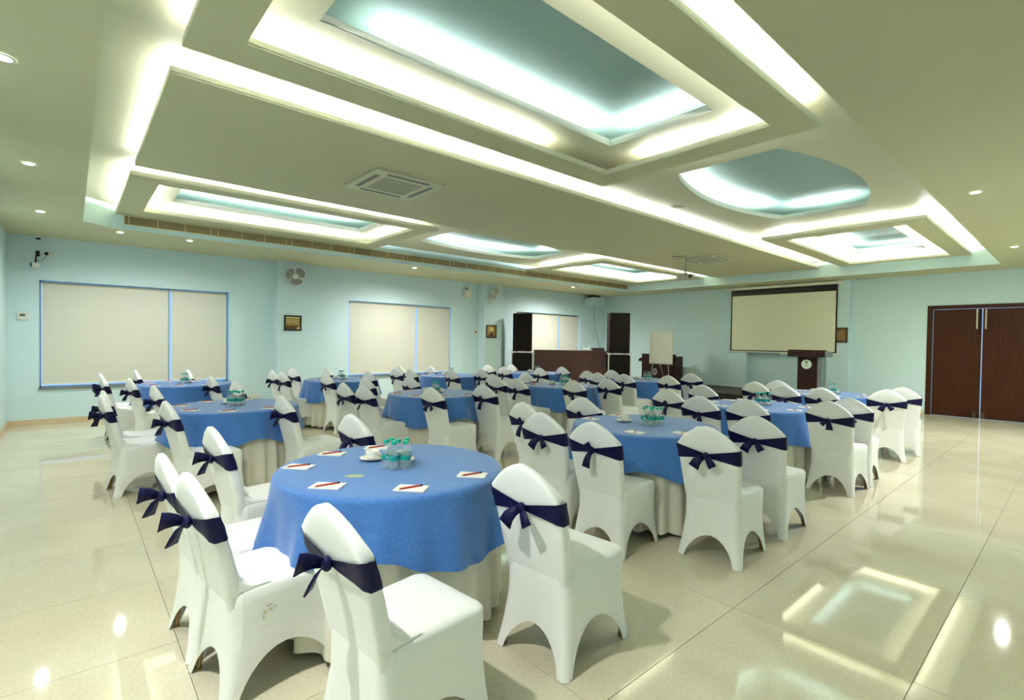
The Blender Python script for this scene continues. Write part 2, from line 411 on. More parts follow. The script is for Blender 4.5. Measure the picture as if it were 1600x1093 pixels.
def frame_coves(o, h, i, nm, right=None, front=True, hole_left=None, hole_back=None, hole_front=False, in_left=None, in_right=False, in_back=True):
    if right: cove('white cove strip on the right outer edge of the %s drop frame' % nm, [(o[1]-g, right[0]), (o[1]-g, right[1])], zf)
    if front: cove('white cove strip on the near outer edge of the %s drop frame' % nm, [(front[0], o[2]+g), (front[1], o[2]+g)], zf)
    if hole_left: cove('white cove strip on the left side of the %s frame opening' % nm, [(h[0]-g, hole_left[0]), (h[0]-g, hole_left[1])], zf)
    for n_, (a, b_) in enumerate(hole_back or []):
        cove('white cove strip on the far side of the %s frame opening%s' % (nm, '' if len(hole_back) == 1 else (', longer piece', ', shorter piece')[n_]), [(a, h[3]+g), (b_, h[3]+g)], zf)
    if hole_front: cove('white cove strip on the near side of the %s frame opening' % nm, [(h[0]+.1, h[2]-g), (h[1]-.1, h[2]-g)], zf)
    if in_left: cove('white cove strip left inside the upper recess of the %s frame' % nm, [(i[0]-g, in_left[0]), (i[0]-g, in_left[1])], zu)
    if in_right: cove('white cove strip right inside the upper recess of the %s frame' % nm, [(i[1]+g, i[2]+.1), (i[1]+g, i[3]-.1)], zu)
    if in_back: cove('white cove strip far inside the upper recess of the %s frame' % nm, [(i[0]+.06, i[3]+g), (i[1]-.06, i[3]+g)], zu)
frame_coves(*FR['A'], IN_A, 'near left', right=(.58, 4.22), front=(-9.3, -7.12), hole_left=(.86, 4.15), hole_back=[(-8.95, -7.45)], hole_front=True, in_left=(1.2, 3.85), in_right=True)
frame_coves(*FR['C'], IN_C, 'large near right', right=(.6, 4.30), front=(-3.65, -1.55), hole_left=(.9, 3.40), hole_back=[(-3.0, -2.38), (-2.18, -1.86)], in_left=(1.55, 3.93))
frame_coves(*FR['F'], IN_F, 'far left', right=(8.85, 12.95), front=(-8.9, -7.1), hole_left=(9.15, 12.6), hole_back=[(-8.8, -7.4)], in_left=(9.5, 12.3), in_right=True)
frame_coves(*FR['G'], IN_G, 'far right', right=(9.05, 12.75), front=(-3.6, -1.95), hole_left=(9.35, 12.60), hole_back=[(-3.3, -1.95)], in_left=(9.95, 12.5))
def off(L, d): return [(x-d, y) for x, y in L]
cove('white cove strip along the curved left side of the right oval recess', off(EE[1:14], g+.012), zu)
cove('white cove strip along the straight far end of the right oval recess', [(-3.02, 8.25+g), (-2.22, 8.25+g)], zu)
cove('white cove strip along the curved left side of the left oval recess', off(DD[1:14], g+.012), zu)
cove('white cove strip along the straight far end of the left oval recess', [(-8.5, 8.2+g), (-7.66, 8.2+g)], zu)

# downlights -----------------------------------------------------------
ring = MB().lathe([(.040, -.001), (.040, -.006), (.052, -.006), (.056, 0)], 24, cap=False).mesh('trim_ring', 'downlight_ring', True)
lens = MB().lathe([(.041, 0), (.041, -.002)], 24).mesh('lens', 'downlight_lens')
lens_off = MB().lathe([(.041, 0), (.041, -.002)], 24).mesh('lens', 'downlight_off')
def downlight(x, y, label, on=True, power=100):
    t = thing('downlight', label, 'downlight', (x, y, L0-.001), group='round downlights in the lower ceiling')
    put('trim_ring', ring, t); put('lens', lens if on else lens_off, t, (0, 0, -.001))
    if on:
        ld = bpy.data.lights.new('downlight_lamp', 'SPOT'); ld.energy = power; ld.color = (1, .985, .95); ld.spot_size = math.radians(168); ld.spot_blend = .9; ld.shadow_soft_size = .045
        lo = bpy.data.objects.new('downlight_lamp', ld); COL.objects.link(lo); lo.parent = t; lo.location = (0, 0, -.02)
for x, n_ in ((-4.123, 'nearest the camera'), (-6.496, 'middle of the near row'), (-8.903, 'by the window-wall corner')):
    downlight(x, -.29, 'lit round downlight in the left ceiling strip, %s' % n_, power=P_FRONT)
for y, n_, w_ in ((.572, 'at the near end of the air grille', P_NEAR), (1.48, 'below the air grille, above the first window', P_NEAR), (5.698, 'above the second window', P_WIN), (10.892, 'above the third window', P_WIN*1.5)):
    downlight(-9.80, y, 'lit round downlight %s' % n_, power=w_)
downlight(-9.75, 6.75, 'unlit peach round downlight above the second window', on=False)
for y, n_ in ((6.927, 'nearer the camera'), (11.049, 'near the double doors')):
    downlight(-.785, y, 'lit round downlight in the right ceiling strip, %s' % n_, power=P_RIGHT*(1.5 if y > 9 else 1))
for x, y, n_ in ((-1.75, -.29, 'added out of view behind the camera'),):
    downlight(x, y, 'lit round downlight %s' % n_, power=P_CAM)  # unseen lamp added to light the near chairs, continuing the near row

# air grille on the recess face ---------------------------------------
gr = thing('air_grille', 'long gold framed air grille on the window side of the ceiling recess', 'air grille', (RX0, 0, 0))
gz0, gz1, gy0, gy1 = 3.125, 3.255, .60, 13.05
part('grille_frame', MB().box((.008, (gy0+gy1)/2, gz0), (.016, gy1-gy0, .008)).box((.008, (gy0+gy1)/2, gz1), (.016, gy1-gy0, .008))
     .box((.008, gy0, (gz0+gz1)/2), (.016, .012, gz1-gz0)).box((.008, gy1, (gz0+gz1)/2), (.016, .012, gz1-gz0)), 'grille_gold', gr)
y, k = gy0, 0
while y < gy1-.05:
    w = .057 if k == 0 else (.10 if k % 4 == 0 else .358)
    w = min(w, gy1-y)
    part('louvre_panel', MB().box((.004, y+w/2, (gz0+gz1)/2), (.008, w-.008, gz1-gz0-.01)), 'louvre', gr)
    if y+w < gy1-.02: part('divider', MB().box((.007, y+w, (gz0+gz1)/2), (.014, .008, gz1-gz0)), 'grille_gold', gr)
    y += w; k += 1

# cassette air conditioners -------------------------------------------
def cassette(x, y, label):
    t = thing('ceiling_air_conditioner', label, 'air conditioner', (x, y, L1))
    a = .43
    part('panel', MB().slab(rect(-a, a, -a, a), [rect(-.24, .24, -.24, .24)], -.022, -.001), 'cassette', t)
    part('intake_grille', MB().box((0, 0, -.014), (.48, .48, .01)), 'cassette_grille', t)
    for k in range(4):
        c, s_ = math.cos(k*PI/2), math.sin(k*PI/2)
        part('air_slot', MB().box((.335*c, .335*s_, -.0225), ((.05, .52)[abs(s_) > .5], (.52, .05)[abs(s_) > .5], .003)), 'black_plastic', t)
cassette(-5.34, 2.83, 'square ceiling cassette air conditioner nearest the camera')
cassette(-5.34, 10.10, 'square ceiling cassette air conditioner beside the projector')
sp = thing('ceiling_speaker', 'round recessed ceiling speaker between centre panel and right oval recess', 'speaker', (-3.83, 6.42, L2))
part('ring', MB().lathe([(.075, -.001), (.085, -.012), (.11, -.008), (.115, 0)], 28, cap=False), 'cassette', sp, True)
part('grille', MB().lathe([(.078, -.001), (.078, -.003)], 28), 'cassette_grille', sp)

# projector ------------------------------------------------------------
pj = thing('projector', 'grey projector hanging from a pole under the centre panel', 'projector', (-5.44, 9.42, 2.82), math.radians(42))
part('pole', MB().tube([(0, 0, .06), (0, 0, L1-2.82)], .014, 10).lathe([(.06, L1-2.82-.012), (.06, L1-2.82-.001)], 16), 'alu', pj, True, angle=.6)
part('body', MB().box((0, 0, 0), (.30, .26, .095), bev=.012), 'projector_grey', pj)
part('lens', MB().tube([(.07, -.13, 0), (.07, -.155, 0)], .032, 16), 'black_plastic', pj)
part('bracket', MB().box((0, 0, .055), (.11, .11, .016)).tube([(.05, .05, .06), (.03, .10, .11), (0, .02, .16)], .006, 6), 'black_plastic', pj)
part('cable', MB().tube([(.02, .02, .06), (.025, .018, .25), (.02, .02, .42), (-.05, .03, .432), (-.25, .05, .432)], .005, 6), 'cable_dark', pj)

# windows and blinds ---------------------------------------------------
SPL = [1.387, 6.59, 11.81]
wn = ['first', 'second', 'third']
for i, (a, b_) in enumerate(WIN):
    w = bpy.data.objects.new('window_%d' % (i+1), None); COL.objects.link(w); w.location = (XW, 0, 0); struct(w, 'window closed by roller blinds')
    fm = 'window_frame' if i < 2 else 'window_dark'
    xo = -.17
    mb = MB()
    for y0, y1, z0, z1 in ((a, b_, WZ0, WZ0+.03), (a, b_, WZ1-.03, WZ1), (a, a+.02, WZ0, WZ1), (b_-.02, b_, WZ0, WZ1), (SPL[i]-.012, SPL[i]+.012, WZ0, WZ1)):
        mb.box((xo, (y0+y1)/2, (z0+z1)/2), (.05, y1-y0, z1-z0))
    part('window_frame', mb, fm, w)
    for y0, y1 in ((a+.02, SPL[i]-.012), (SPL[i]+.012, b_-.02)):
        part('pane', MB().box((xo, (y0+y1)/2, (WZ0+WZ1)/2), (.006, y1-y0, WZ1-WZ0-.06)), 'window_glass', w)
    part('window_sill', MB().box((.01, (a+b_)/2, WZ0+.0), (.05, b_-a+.03, .022), bev=.003), 'sill_stone', w)
    for j, (y0, y1) in enumerate(((a+.03, SPL[i]-.022), (SPL[i]+.022, b_-.045))):
        t = thing('roller_blind', '%s cream roller blind over the %s window' % (('wider', 'narrower')[j], wn[i]), 'roller blind', (XW-.035, 0, 0), group='cream roller blinds')
        zt, zb = WZ1-.055, WZ0+.075
        ym, dy = (y0+y1)/2, y1-y0
        part('roller', MB().tube([(0, y0, zt), (0, y1, zt)], .022, 12), 'blind_rail', t, True, angle=.8)
        n = 10
        fb = MB(); fb.grid([[(.021, y0+.008+(dy-.016)*k/n, zb+(zt-zb)*q/n) for k in range(n+1)] for q in range(n+1)]); part('fabric', fb, 'blind_fabric', t)
        part('bottom_bar', MB().box((.021, ym, zb), (.012, dy-.014, .022), bev=.003), 'screen_case', t)
        part('bracket', MB().box((0, y0+.004, zt), (.05, .006, .06)).box((0, y1-.004, zt), (.05, .006, .06)), 'alu', t)

# double door ----------------------------------------------------------
dr = bpy.data.objects.new('door_1', None); COL.objects.link(dr); dr.location = (0, YB, 0); struct(dr, 'dark brown double door')
part('door_frame', MB().slab([(-2.32, 0), (-2.225, 0), (-2.225, 2.285), (-.635, 2.285), (-.635, 0), (-.54, 0), (-.54, 2.365), (-2.32, 2.365)], [], -.02, .16, fn=lambda x, z, y: (x, y, z)), 'door_veneer', dr)
for s_, x0, x1 in ((1, -2.212, -1.443), (-1, -1.428, -.648)):
    lf = part('leaf', MB().box(((x0+x1)/2, .02, 1.142), (x1-x0, .045, 2.265), bev=.004), 'door_veneer', dr)
    hx = (x1-.07) if s_ > 0 else (x0+.05)
    part('pull_handle', MB().box((hx, -.045, 2.06), (.026, .016, .41), bev=.004).box((hx, -.02, 2.22), (.02, .04, .02)).box((hx, -.02, 1.90), (.02, .04, .02)), 'door_steel', lf)
    part('floor_bolt', MB().tube([(hx-.01, -.02, .02), (hx-.01, -.02, .13)], .012, 10).box((hx-.01, -.008, .075), (.05, .012, .12)), 'bronze', lf)
ol = struct(part('floor_outside', MB().box((-1.4, YB+1.4, -.06), (4, 2.3, .1)), 'floor_tile'), 'floor beyond the doors')

# ------------------------------------------------------------------ chairs
CROSS = [(0, .219, .219, .274, -.256), (.06, .211, .212, .264, -.243), (.14, .200, .206, .254, -.229), (.27, .188, .203, .242, -.216), (.40, .187, .208, .242, -.216), (.46, .188, .209, .240, -.217)]   # z, half width rear, half width front, front, rear
REAR = [(.28, -.185), (.37, -.208), (.455, -.2245), (.62, -.262), (.78, -.304), (.93, -.338)]
THK = [(.28, .05), (.46, .062), (.70, .056), (.93, .044)]
BW = [(.28, .145), (.37, .174), (.46, .187), (.62, .200), (.77, .209), (.93, .209)]
def yrear(z): return lerp_tab(REAR, z)[0]
def thick(z): return lerp_tab(THK, z)[0]
SV = [-.93, -.86, -.82, -.79, -.74, -.66, -.54, -.38, -.2, 0, .2, .38, .54, .66, .74, .79, .82, .86, .93]
def make_cover():
    mb = MB()
    # perimeter points: (side, s) or (corner, a)
    spec = []
    for side in range(4):            # 0 rear (+x going), 1 right, 2 front, 3 left
        for s_ in SV: spec.append(('s', side, s_))
        for a in (0, .25, .5, .75, 1): spec.append(('c', side, a))
    H = (.165, .185, .175, .185)
    def pos(sp, z, t):
        hr, hf, yf, yr = lerp_tab(CROSS, z); rad = .03+.02*min(1, z/.3)
        C4 = [(-hr, yr), (hr, yr), (hf, yf), (-hf, yf)]
        side = sp[1]; p, q = Vector(C4[side]), Vector(C4[(side+1) % 4]); e = (q-p).normalized(); L = (q-p).length; nrm = Vector((e.y, -e.x))
        if sp[0] == 's':
            v = p+e*(L/2+sp[2]*(L/2-rad)/.93*1.0 if abs(sp[2]) > .99 else L/2+sp[2]/.93*(L/2-rad))
            v -= nrm*.016*(1-sp[2]**2)*(1-t)**2
        else:
            c = q-e*rad-nrm*rad; a = sp[2]*PI/2; v = c+nrm*rad*math.cos(a)+e*rad*math.sin(a)
        return v
    rows = []
    TV = [0, .06, .16, .3, .45, .6, .75, .88, 1]
    for t in TV:
        row = []
        for sp in spec:
            zh = 0.0
            if sp[0] == 's' and abs(sp[2]) < .82: zh = H[sp[1]]*math.sqrt(1-(sp[2]/.82)**2)
            z = zh+(.44-zh)*t
            p = pos(sp, z, t); row.append((p.x, p.y, z+.002))
        rows.append(row)
    for z, ins in ((.455, .008), (.464, .022), (.469, .05), (.473, .11)):
        row = []
        for sp in spec:
            p = pos(sp, .44, 1); k = 1-ins/.21; row.append((p.x*k, p.y*k, z))
        rows.append(row)
    V = mb.grid(rows, 0, True)
    mb.bm.faces.new(V[-1])
    # back slab
    ns = [-1+2*k/16 for k in range(17)]; nt_ = [0, .12, .25, .4, .55, .68, .78, .86, .93, 1]
    def ztop(s_): return .770+.155*max(0, 1-abs(s_)**1.5)**.70
    def surf(s_, t, f, ins):     # f: 0 rear .. 1 front
        zt = ztop(s_*(1-ins*.2)); z = .28+t*(zt-ins*.035-.28); w = lerp_tab(BW, z)[0]*(1-ins*.075)
        y = yrear(z)+thick(z)*f
        if f < .5: y += .008*s_*s_*0
        return (s_*w, y, z)
    rim = [(-1, t) for t in nt_]+[(s_, 1) for s_ in ns[1:-1]]+[(1, t) for t in nt_[::-1]]
    def ring_(f, ins): return [surf(s_, t, f, ins) for s_, t in rim]
    mb.grid([ring_(0.0, 1), ring_(.10, .35), ring_(.28, 0), ring_(.72, 0), ring_(.90, .35), ring_(1.0, 1)])
    for f in (0.0, 1.0): mb.grid([[surf(s_, t, f-(.10 if f > .5 else -.0)*0, 1) for s_ in ns] for t in nt_])
    bmesh.ops.remove_doubles(mb.bm, verts=mb.bm.verts, dist=.0008)
    # swept fillet between seat and backrest
    RF = .085; y0 = yrear(.47+RF)+thick(.47+RF)-.004
    prof = []
    for k in range(0, 9):
        a = k/8*PI/2; prof.append((y0+RF-RF*math.cos(a), .4745+RF-RF*math.sin(a)))
    prof.append((y0+RF+.05, .4715))
    X = (-.186, -.178, -.12, 0, .12, .178, .186)
    mb.grid([[(x, yy, zz-(.010 if abs(x) > .18 else .001)) for x in X] for yy, zz in prof])
    for sgn in (-1, 1):
        vs = [mb.bm.verts.new((sgn*.186, yy, zz-.010)) for yy, zz in prof]; vs.append(mb.bm.verts.new((sgn*.186, y0-.03, .45)))
        mb.bm.faces.new(vs)
    return mb.mesh('cover', 'spandex', True, angle=1.0)
def make_sash():
    mb = MB(); P = []
    n = 16; loop = []
    for k in range(n+1): loop.append((-1+2*k/n, 0))
    for k in range(n+1): loop.append((1-2*k/n, 1))
    for lev in (-1, -.5, 0, .5, 1):
        row = []
        for s_, f in loop:
            e = abs(s_)
            hh = (.013+.039*e**1.1) if f == 0 else .050
            zc = .735-(.010*(1-e) if f == 0 else 0)
            z = zc+lev*hh
            w = lerp_tab(BW, z)[0]+.005
            y = yrear(z)+(-.005-.006*(1-e) if f == 0 else thick(z)+.005)
            if e > .99: y += .012*(1 if f == 0 else -1)
            y += .002*math.sin(9*s_+lev*4)*(1-abs(lev)*.5)
            row.append((s_*w, y, z))
        P.append(row)
    mb.grid(P, 0, True)
    return mb.mesh('sash', 'navy_satin', True)
KZ = .725; KY = yrear(.725)-.022
def knot():
    mb = MB(); pr_ = [(math.sin(PI*k/8)*.024, -.024*math.cos(PI*k/8)*1.15) for k in range(9)]; pr_[0] = (1e-4, pr_[0][1]); pr_[-1] = (1e-4, pr_[-1][1])
    mb.lathe(pr_, 12, cap=False, m=Matrix.Translation((0, KY, KZ)) @ Matrix.Diagonal((1.0, .75, .95, 1)))
    return mb.mesh('knot', 'navy_satin', True)
def tail(pts, ws, wd=None):
    if wd is None:
        wd = []
        for i in range(len(pts)):
            t = Vector(pts[min(i+1, len(pts)-1)])-Vector(pts[max(i-1, 0)]); wd.append(tuple(t.cross(Vector((0, 1, 0))).normalized()))
    return MB().strip([(p[0], KY+p[1], KZ+p[2]) for p in pts], ws, wd, .006).mesh('tail', 'navy_satin', True)
TAILS = [
 [tail([(0, 0, 0), (-.026, -.022, -.014), (-.048, -.034, -.040), (-.066, -.038, -.078)], [.024, .046, .060, .072]),
  tail([(0, 0, 0), (.024, -.018, -.018), (.042, -.025, -.038), (.058, -.028, -.062)], [.022, .040, .050, .056])],
 [tail([(0, 0, 0), (-.004, -.022, .018), (-.012, -.03, .038), (-.022, -.032, .054)], [.022, .040, .046, .042]),
  tail([(0, 0, 0), (-.004, -.028, -.030), (-.012, -.038, -.068), (-.018, -.040, -.112)], [.026, .042, .052, .064])],
 [tail([(0, 0, 0), (-.016, -.034, .012), (-.026, -.060, .014), (-.034, -.086, .010)], [.026, .052, .070, .088], (.35, .1, 1)),
  tail([(0, 0, 0), (-.012, -.024, -.026), (-.024, -.036, -.058), (-.034, -.046, -.092)], [.026, .050, .066, .078], (.75, -.75, .1))],
 [tail([(0, 0, 0), (.014, -.024, -.026), (.024, -.034, -.056), (.024, -.036, -.084)], [.026, .046, .058, .066]),
  tail([(0, 0, 0), (-.02, -.02, -.012), (-.036, -.024, -.026), (-.048, -.024, -.044)], [.022, .036, .042, .042])],
]
COVER, SASH, KNOT = make_cover(), make_sash(), knot()
LEGS = []
for sx, sy in ((-1, -1), (1, -1), (-1, 1), (1, 1)):
    LEGS.append(MB().tube([(sx*.186, sy*(.219 if sy < 0 else .240), .004), (sx*.160, sy*(.165 if sy < 0 else .195), .42)], .010, 8).lathe([(.013, .0), (.013, .012)], 10, m=Matrix.Translation((sx*.186, sy*(.219 if sy < 0 else .240), .0005))).mesh('leg', 'gold_leg', True, angle=.8))
ORD = ['first', 'second', 'third', 'fourth']
COLN = {'R': 'right column', 'M': 'middle column', 'L': 'left column'}
SEAT = {'rl': 'left of rear pair', 'rr': 'right of rear pair', 'sr': 'right side rear seat', 'sf': 'right side front seat', 'lr': 'left side rear seat', 'lf': 'left side front seat'}
def chair(x, y, deg, tname, seat, var):
    t = thing('banquet_chair', 'white covered chair with navy sash, %s, %s' % (SEAT[seat], tname), 'chair', (x, y, .0), math.radians(deg), 'white covered chairs around the round tables')
    put('cover', COVER, t)
    for l in LEGS: put('leg', l, t)
    sa = put('sash', SASH, t); put('knot', KNOT, sa)
    for tl in TAILS[var]: put('tail', tl, sa)
    return t

# ------------------------------------------------------------------ tables
def overlay_mesh(seed, rot):
    r_ = random.Random(seed); mb = MB(); n = 120
    ph = [r_.uniform(0, 2*PI) for _ in range(4)]; nf = r_.choice((9, 10, 11))
    rows = []
    for r, z in ((.12, .7625), (.3, .7625), (.45, .7625), (.55, .7625), (.59, .762), (.606, .758), (.614, .749), (.617, .735)):
        rows.append([(r*math.cos(2*PI*k/n), r*math.sin(2*PI*k/n), z) for k in range(n)])
    for v in (.12, .25, .4, .55, .7, .85, .97, 1):
        row = []
        for k in range(n):
            th = 2*PI*k/n
            hem = .445+.045*math.cos(4*(th-rot))+.012*math.sin(nf*th+ph[0])+.008*math.sin(3*th+ph[1])
            fold = .55*math.sin(nf*th+ph[0])+.3*math.sin((nf-3)*th+ph[1])+.28*math.sin((2*nf+1)*th+ph[2])
            rr = .617+v**1.1*(.05+.045*fold)
            z = .735+(hem-.735)*v
            row.append((rr*math.cos(th), rr*math.sin(th), z))
        rows.append(row)
    V = mb.grid(rows, 0, True); mb.bm.faces.new(V[0])
    # folded-back hem gives the cloth its thickness
    inner = [[(p.co.x*.993, p.co.y*.993, p.co.z+.004) for p in V[-1]], [(p.co.x*.985, p.co.y*.985, p.co.z+.02) for p in V[-1]]]
    mb.grid([[tuple(p.co) for p in V[-1]]]+inner, 0, True)
    return mb.mesh('blue_overlay', 'blue_jacquard', True)
def skirt_mesh(seed):
    r_ = random.Random(seed); mb = MB(); n = 220; np_ = 26; rows = []
    ph = r_.uniform(0, 6); ph2 = r_.uniform(0, 6)
    for v in (0, .08, .25, .5, .75, .93, 1):
        row = []
        for k in range(n):
            th = 2*PI*k/n
            ple = math.sin(np_*th+ph+1.3*math.sin(3*th+ph2))
            rr = .585+.02*v+(.006+.022*v)*ple+.012*v*math.sin(5*th+ph)
            zb = .035+.012*math.sin(4*th+ph2)+.006*math.sin(np_*th)
            row.append((rr*math.cos(th), rr*math.sin(th), .725+(zb-.725)*v))
        rows.append(row)
    V = mb.grid(rows, 0, True)
    mb.grid([[tuple(p.co) for p in V[-1]], [(p.co.x*.99, p.co.y*.99, p.co.z+.012) for p in V[-1]]], 0, True)
    return mb.mesh('skirt', 'skirt_cloth', True)
OVER = [overlay_mesh(s, r) for s, r in ((3, .9), (8, .2), (15, 1.2))]
SKIRT = [skirt_mesh(s) for s in (4, 9)]
TOPM = MB().lathe([(.59, .735), (.6, .74), (.6, .757), (.595, .76)], 48).mesh('tabletop', 'table_wood', True, angle=.6)
TLEG = MB().tube([(.40, 0, .0), (.36, 0, .735)], .018, 8).lathe([(.024, 0), (.024, .02)], 12, m=Matrix.Translation((.40, 0, 0))).mesh('leg', 'black_metal', True, angle=.8)
# bottle
BOT_BODY = MB().lathe([(.001, .002), (.026, .002), (.0295, .008), (.0295, .03), (.028, .034), (.0295, .038), (.0295, .052), (.0285, .056), (.0285, .083), (.0295, .087), (.0295, .098), (.024, .118), (.0165, .134), (.0125, .142), (.0125, .150)], 18, cap=False).mesh('body', 'bottle_plastic', True)
BOT_WATER = MB().lathe([(.001, .004), (.026, .005), (.0275, .03), (.0275, .095), (.022, .117), (.016, .130), (.001, .130)], 14, cap=False).mesh('water', 'bottle_plastic', True)
BOT_LABEL = MB().lathe([(.0292, .055), (.0292, .084)], 18, cap=False).mesh('label_band', 'label_green', True)
BOT_MARK = MB().grid
_m = MB(); _m.grid([[(.0296*math.cos(a), .0296*math.sin(a), z) for a in (-2.5, -2.3, -2.1, -1.9, -1.7)] for z in (.064, .074)]); BOT_MARK = _m.mesh('label_mark', 'label_white', True)
BOT_CAP = MB().lathe([(.0145, .148), (.0148, .150), (.0148, .165), (.0135, .168)], 18).mesh('cap', 'cap_green', True, angle=.7)
def bottle(x, y, z, label, group):
    t = thing('water_bottle', label, 'bottle', (x, y, z), rnd.uniform(0, 6), group)
    t.scale = (.93, .93, .93)
    put('body', BOT_BODY, t); lb = put('label_band', BOT_LABEL, t); put('label_mark', BOT_MARK, lb); put('cap', BOT_CAP, t)
CUP = MB().lathe([(.022, .008), (.03, .009), (.036, .02), (.041, .045), (.042, .056), (.0405, .0565), (.039, .045), (.033, .02), (.001, .014)], 24, cap=False).mesh('bowl', 'china', True)
CUPH = MB().tube([(.038, 0, .046), (.055, 0, .044), (.06, 0, .032), (.05, 0, .02), (.036, 0, .018)], .004, 8).mesh('handle', 'china', True)
SAU = MB().lathe([(.001, .004), (.03, .004), (.034, .001), (.04, .002), (.06, .009), (.074, .015), (.075, .017), (.06, .012), (.036, .007), (.001, .007)], 32, cap=False).mesh('saucer', 'china', True)
PAD = MB().box((0, 0, .003), (.148, .100, .006), bev=.0006).mesh('notepad', 'paper')
PEN_B = MB().tube([(-.075, 0, .0042), (.060, 0, .0042)], .0046, 6).mesh('barrel', 'pencil_red')
PEN_T = MB().tube([(-.075, 0, .0042), (-.092, 0, .0042)], [.0046, .0006], 6).mesh('tip', 'pencil_wood')
PEN_C = MB().tube([(.060, 0, .0042), (.078, 0, .0042)], .0048, 6).mesh('end_cap', 'pencil_black')
def cup(x, y, z, where):
    tag(put('saucer', SAU, None, (x, y, z)), 'white saucer %s' % where, 'saucer', 'white saucers on the tables')
    t = thing('coffee_cup', 'white coffee cup on its saucer %s' % where, 'cup', (x, y, z+.001), rnd.uniform(0, 6), 'white cups on the tables')
    put('bowl', CUP, t); put('handle', CUPH, t)
def pad(x, y, z, a, where, pa=None):
    tag(put('notepad', PAD, None, (x, y, z), a), 'small white notepad %s' % where, 'notepad', 'notepads on the tables')
    t = thing('pencil', 'red pencil on the notepad %s' % where, 'pencil', (x, y, z+.006), pa if pa is not None else a+.55, 'red pencils on the notepads')
    t.scale = (.74, 1, 1)
    put('barrel', PEN_B, t); put('tip', PEN_T, t); put('end_cap', PEN_C, t)

TZ = .7632
# column, row, centre, chairs {seat: (x, y, deg, bow)}, bottles, cups
T = [
 ('R', 0, (-2.56, 1.36), {'rl': (-2.84, .63, 3, 2), 'rr': (-2.40, .661, 6, 2), 'sr': (-1.676, .947, 6, 2), 'sf': (-1.676, 1.824, 5, 0), 'lr': (-3.531, .954, 5, 2), 'lf': (-3.552, 1.843, 7, 0)}, 6),
 ('R', 1, (-2.53, 3.76), {'rl': (-2.797, 3.039, 6, 0), 'rr': (-2.26, 3.007, 5, 1), 'sr': (-1.68, 3.48, 5, 0), 'sf': (-1.679, 4.266, 2, 0), 'lr': (-3.333, 3.377, -1, 1), 'lf': (-3.314, 4.124, 4, 1)}, 8),
 ('R', 2, (-2.52, 6.03), {'rl': (-2.70, 5.301, 2, 3), 'rr': (-2.26, 5.389, 5, 0), 'sr': (-1.669, 5.943, -1, 3), 'sf': (-1.675, 6.48, 6, 0), 'lr': (-3.314, 5.687, 2, 1), 'lf': (-3.384, 6.678, -1, 1)}, 6),
 ('R', 3, (-2.50, 8.42), {'rl': (-2.72, 7.675, -3, 0), 'rr': (-2.255, 7.683, -4, 1), 'sr': (-1.746, 8.13, 14, 0), 'sf': (-1.688, 8.758, 10, 1), 'lr': (-3.223, 7.958, -4, 0), 'lf': (-3.157, 8.569, 0, 1)}, 3),
 ('M', 0, (-5.82, 1.28), {'rl': (-6.42, .55, 4, 2), 'rr': (-5.98, .52, 6, 2), 'sr': (-5.157, .91, 7, 2), 'sf': (-5.051, 1.816, 4, 2), 'lr': (-6.84, .999, 6, 2), 'lf': (-6.912, 1.822, 7, 1)}, 6),
 ('M', 1, (-5.72, 3.66), {'rl': (-6.08, 2.85, 3, 0), 'rr': (-5.65, 2.905, 5, 2), 'sr': (-5.014, 3.44, 5, 0), 'sf': (-4.996, 4.175, 7, 1), 'lr': (-6.748, 3.45, 4, 1), 'lf': (-6.657, 4.098, 5, 1)}, 4),
 ('M', 2, (-5.66, 6.05), {'rl': (-6.02, 5.26, 0, 0), 'rr': (-5.512, 5.226, 3, 1), 'sr': (-4.87, 5.729, 4, 3), 'sf': (-4.797, 6.446, 1, 1), 'lr': (-6.46, 5.55, 0, 1), 'lf': (-6.42, 6.25, 0, 3)}, 6),
 ('M', 3, (-5.60, 8.32), {'rl': (-5.80, 7.45, 0, 3), 'rr': (-5.339, 7.60, 1, 1), 'sr': (-4.706, 7.98, 0, 1), 'sf': (-4.856, 8.95, 5, 3), 'lr': (-6.315, 7.762, 0, 1), 'lf': (-6.252, 8.435, 0, 0)}, 6),
 ('L', 0, (-8.95, 1.31), {'rl': (-9.30, .63, 3, 2), 'rr': (-8.855, .625, 5, 2), 'sr': (-8.141, .871, 8, 2), 'sf': (-8.185, 1.795, 5, 2), 'lr': (-9.994, 1.084, 4, 2), 'lf': (-9.72, 1.76, 0, 1)}, 4),
 ('L', 1, (-8.55, 3.55), {'rl': (-9.02, 2.856, 2, 2), 'rr': (-8.576, 2.875, 4, 1), 'sr': (-7.836, 3.298, 5, 0), 'sf': (-7.98, 4.07, 4, 0), 'lr': (-9.512, 3.329, 5, 0), 'lf': (-9.42, 3.93, 0, 1)}, 4),
 ('L', 2, (-8.47, 5.78), {'rl': (-8.74, 4.98, 3, 1), 'rr': (-8.30, 5.06, 2, 1), 'sr': (-7.716, 5.574, 1, 1), 'sf': (-7.697, 6.241, 5, 1), 'lr': (-9.28, 5.38, 0, 1), 'lf': (-9.107, 5.999, 0, 1)}, 3),
 ('L', 3, (-8.22, 7.95), {'rr': (-8.138, 7.198, 3, 1), 'sr': (-7.503, 7.647, 1, 1), 'sf': (-7.542, 8.374, -1, 1), 'lr': (-8.95, 7.40, 6, 1), 'lf': (-8.908, 8.119, -5, 1)}, 4),
]
BCL = [(0, 0), (.062, .012), (.028, .058), (-.036, .05), (.088, .068), (.02, .116), (-.045, .108), (.085, .128)]
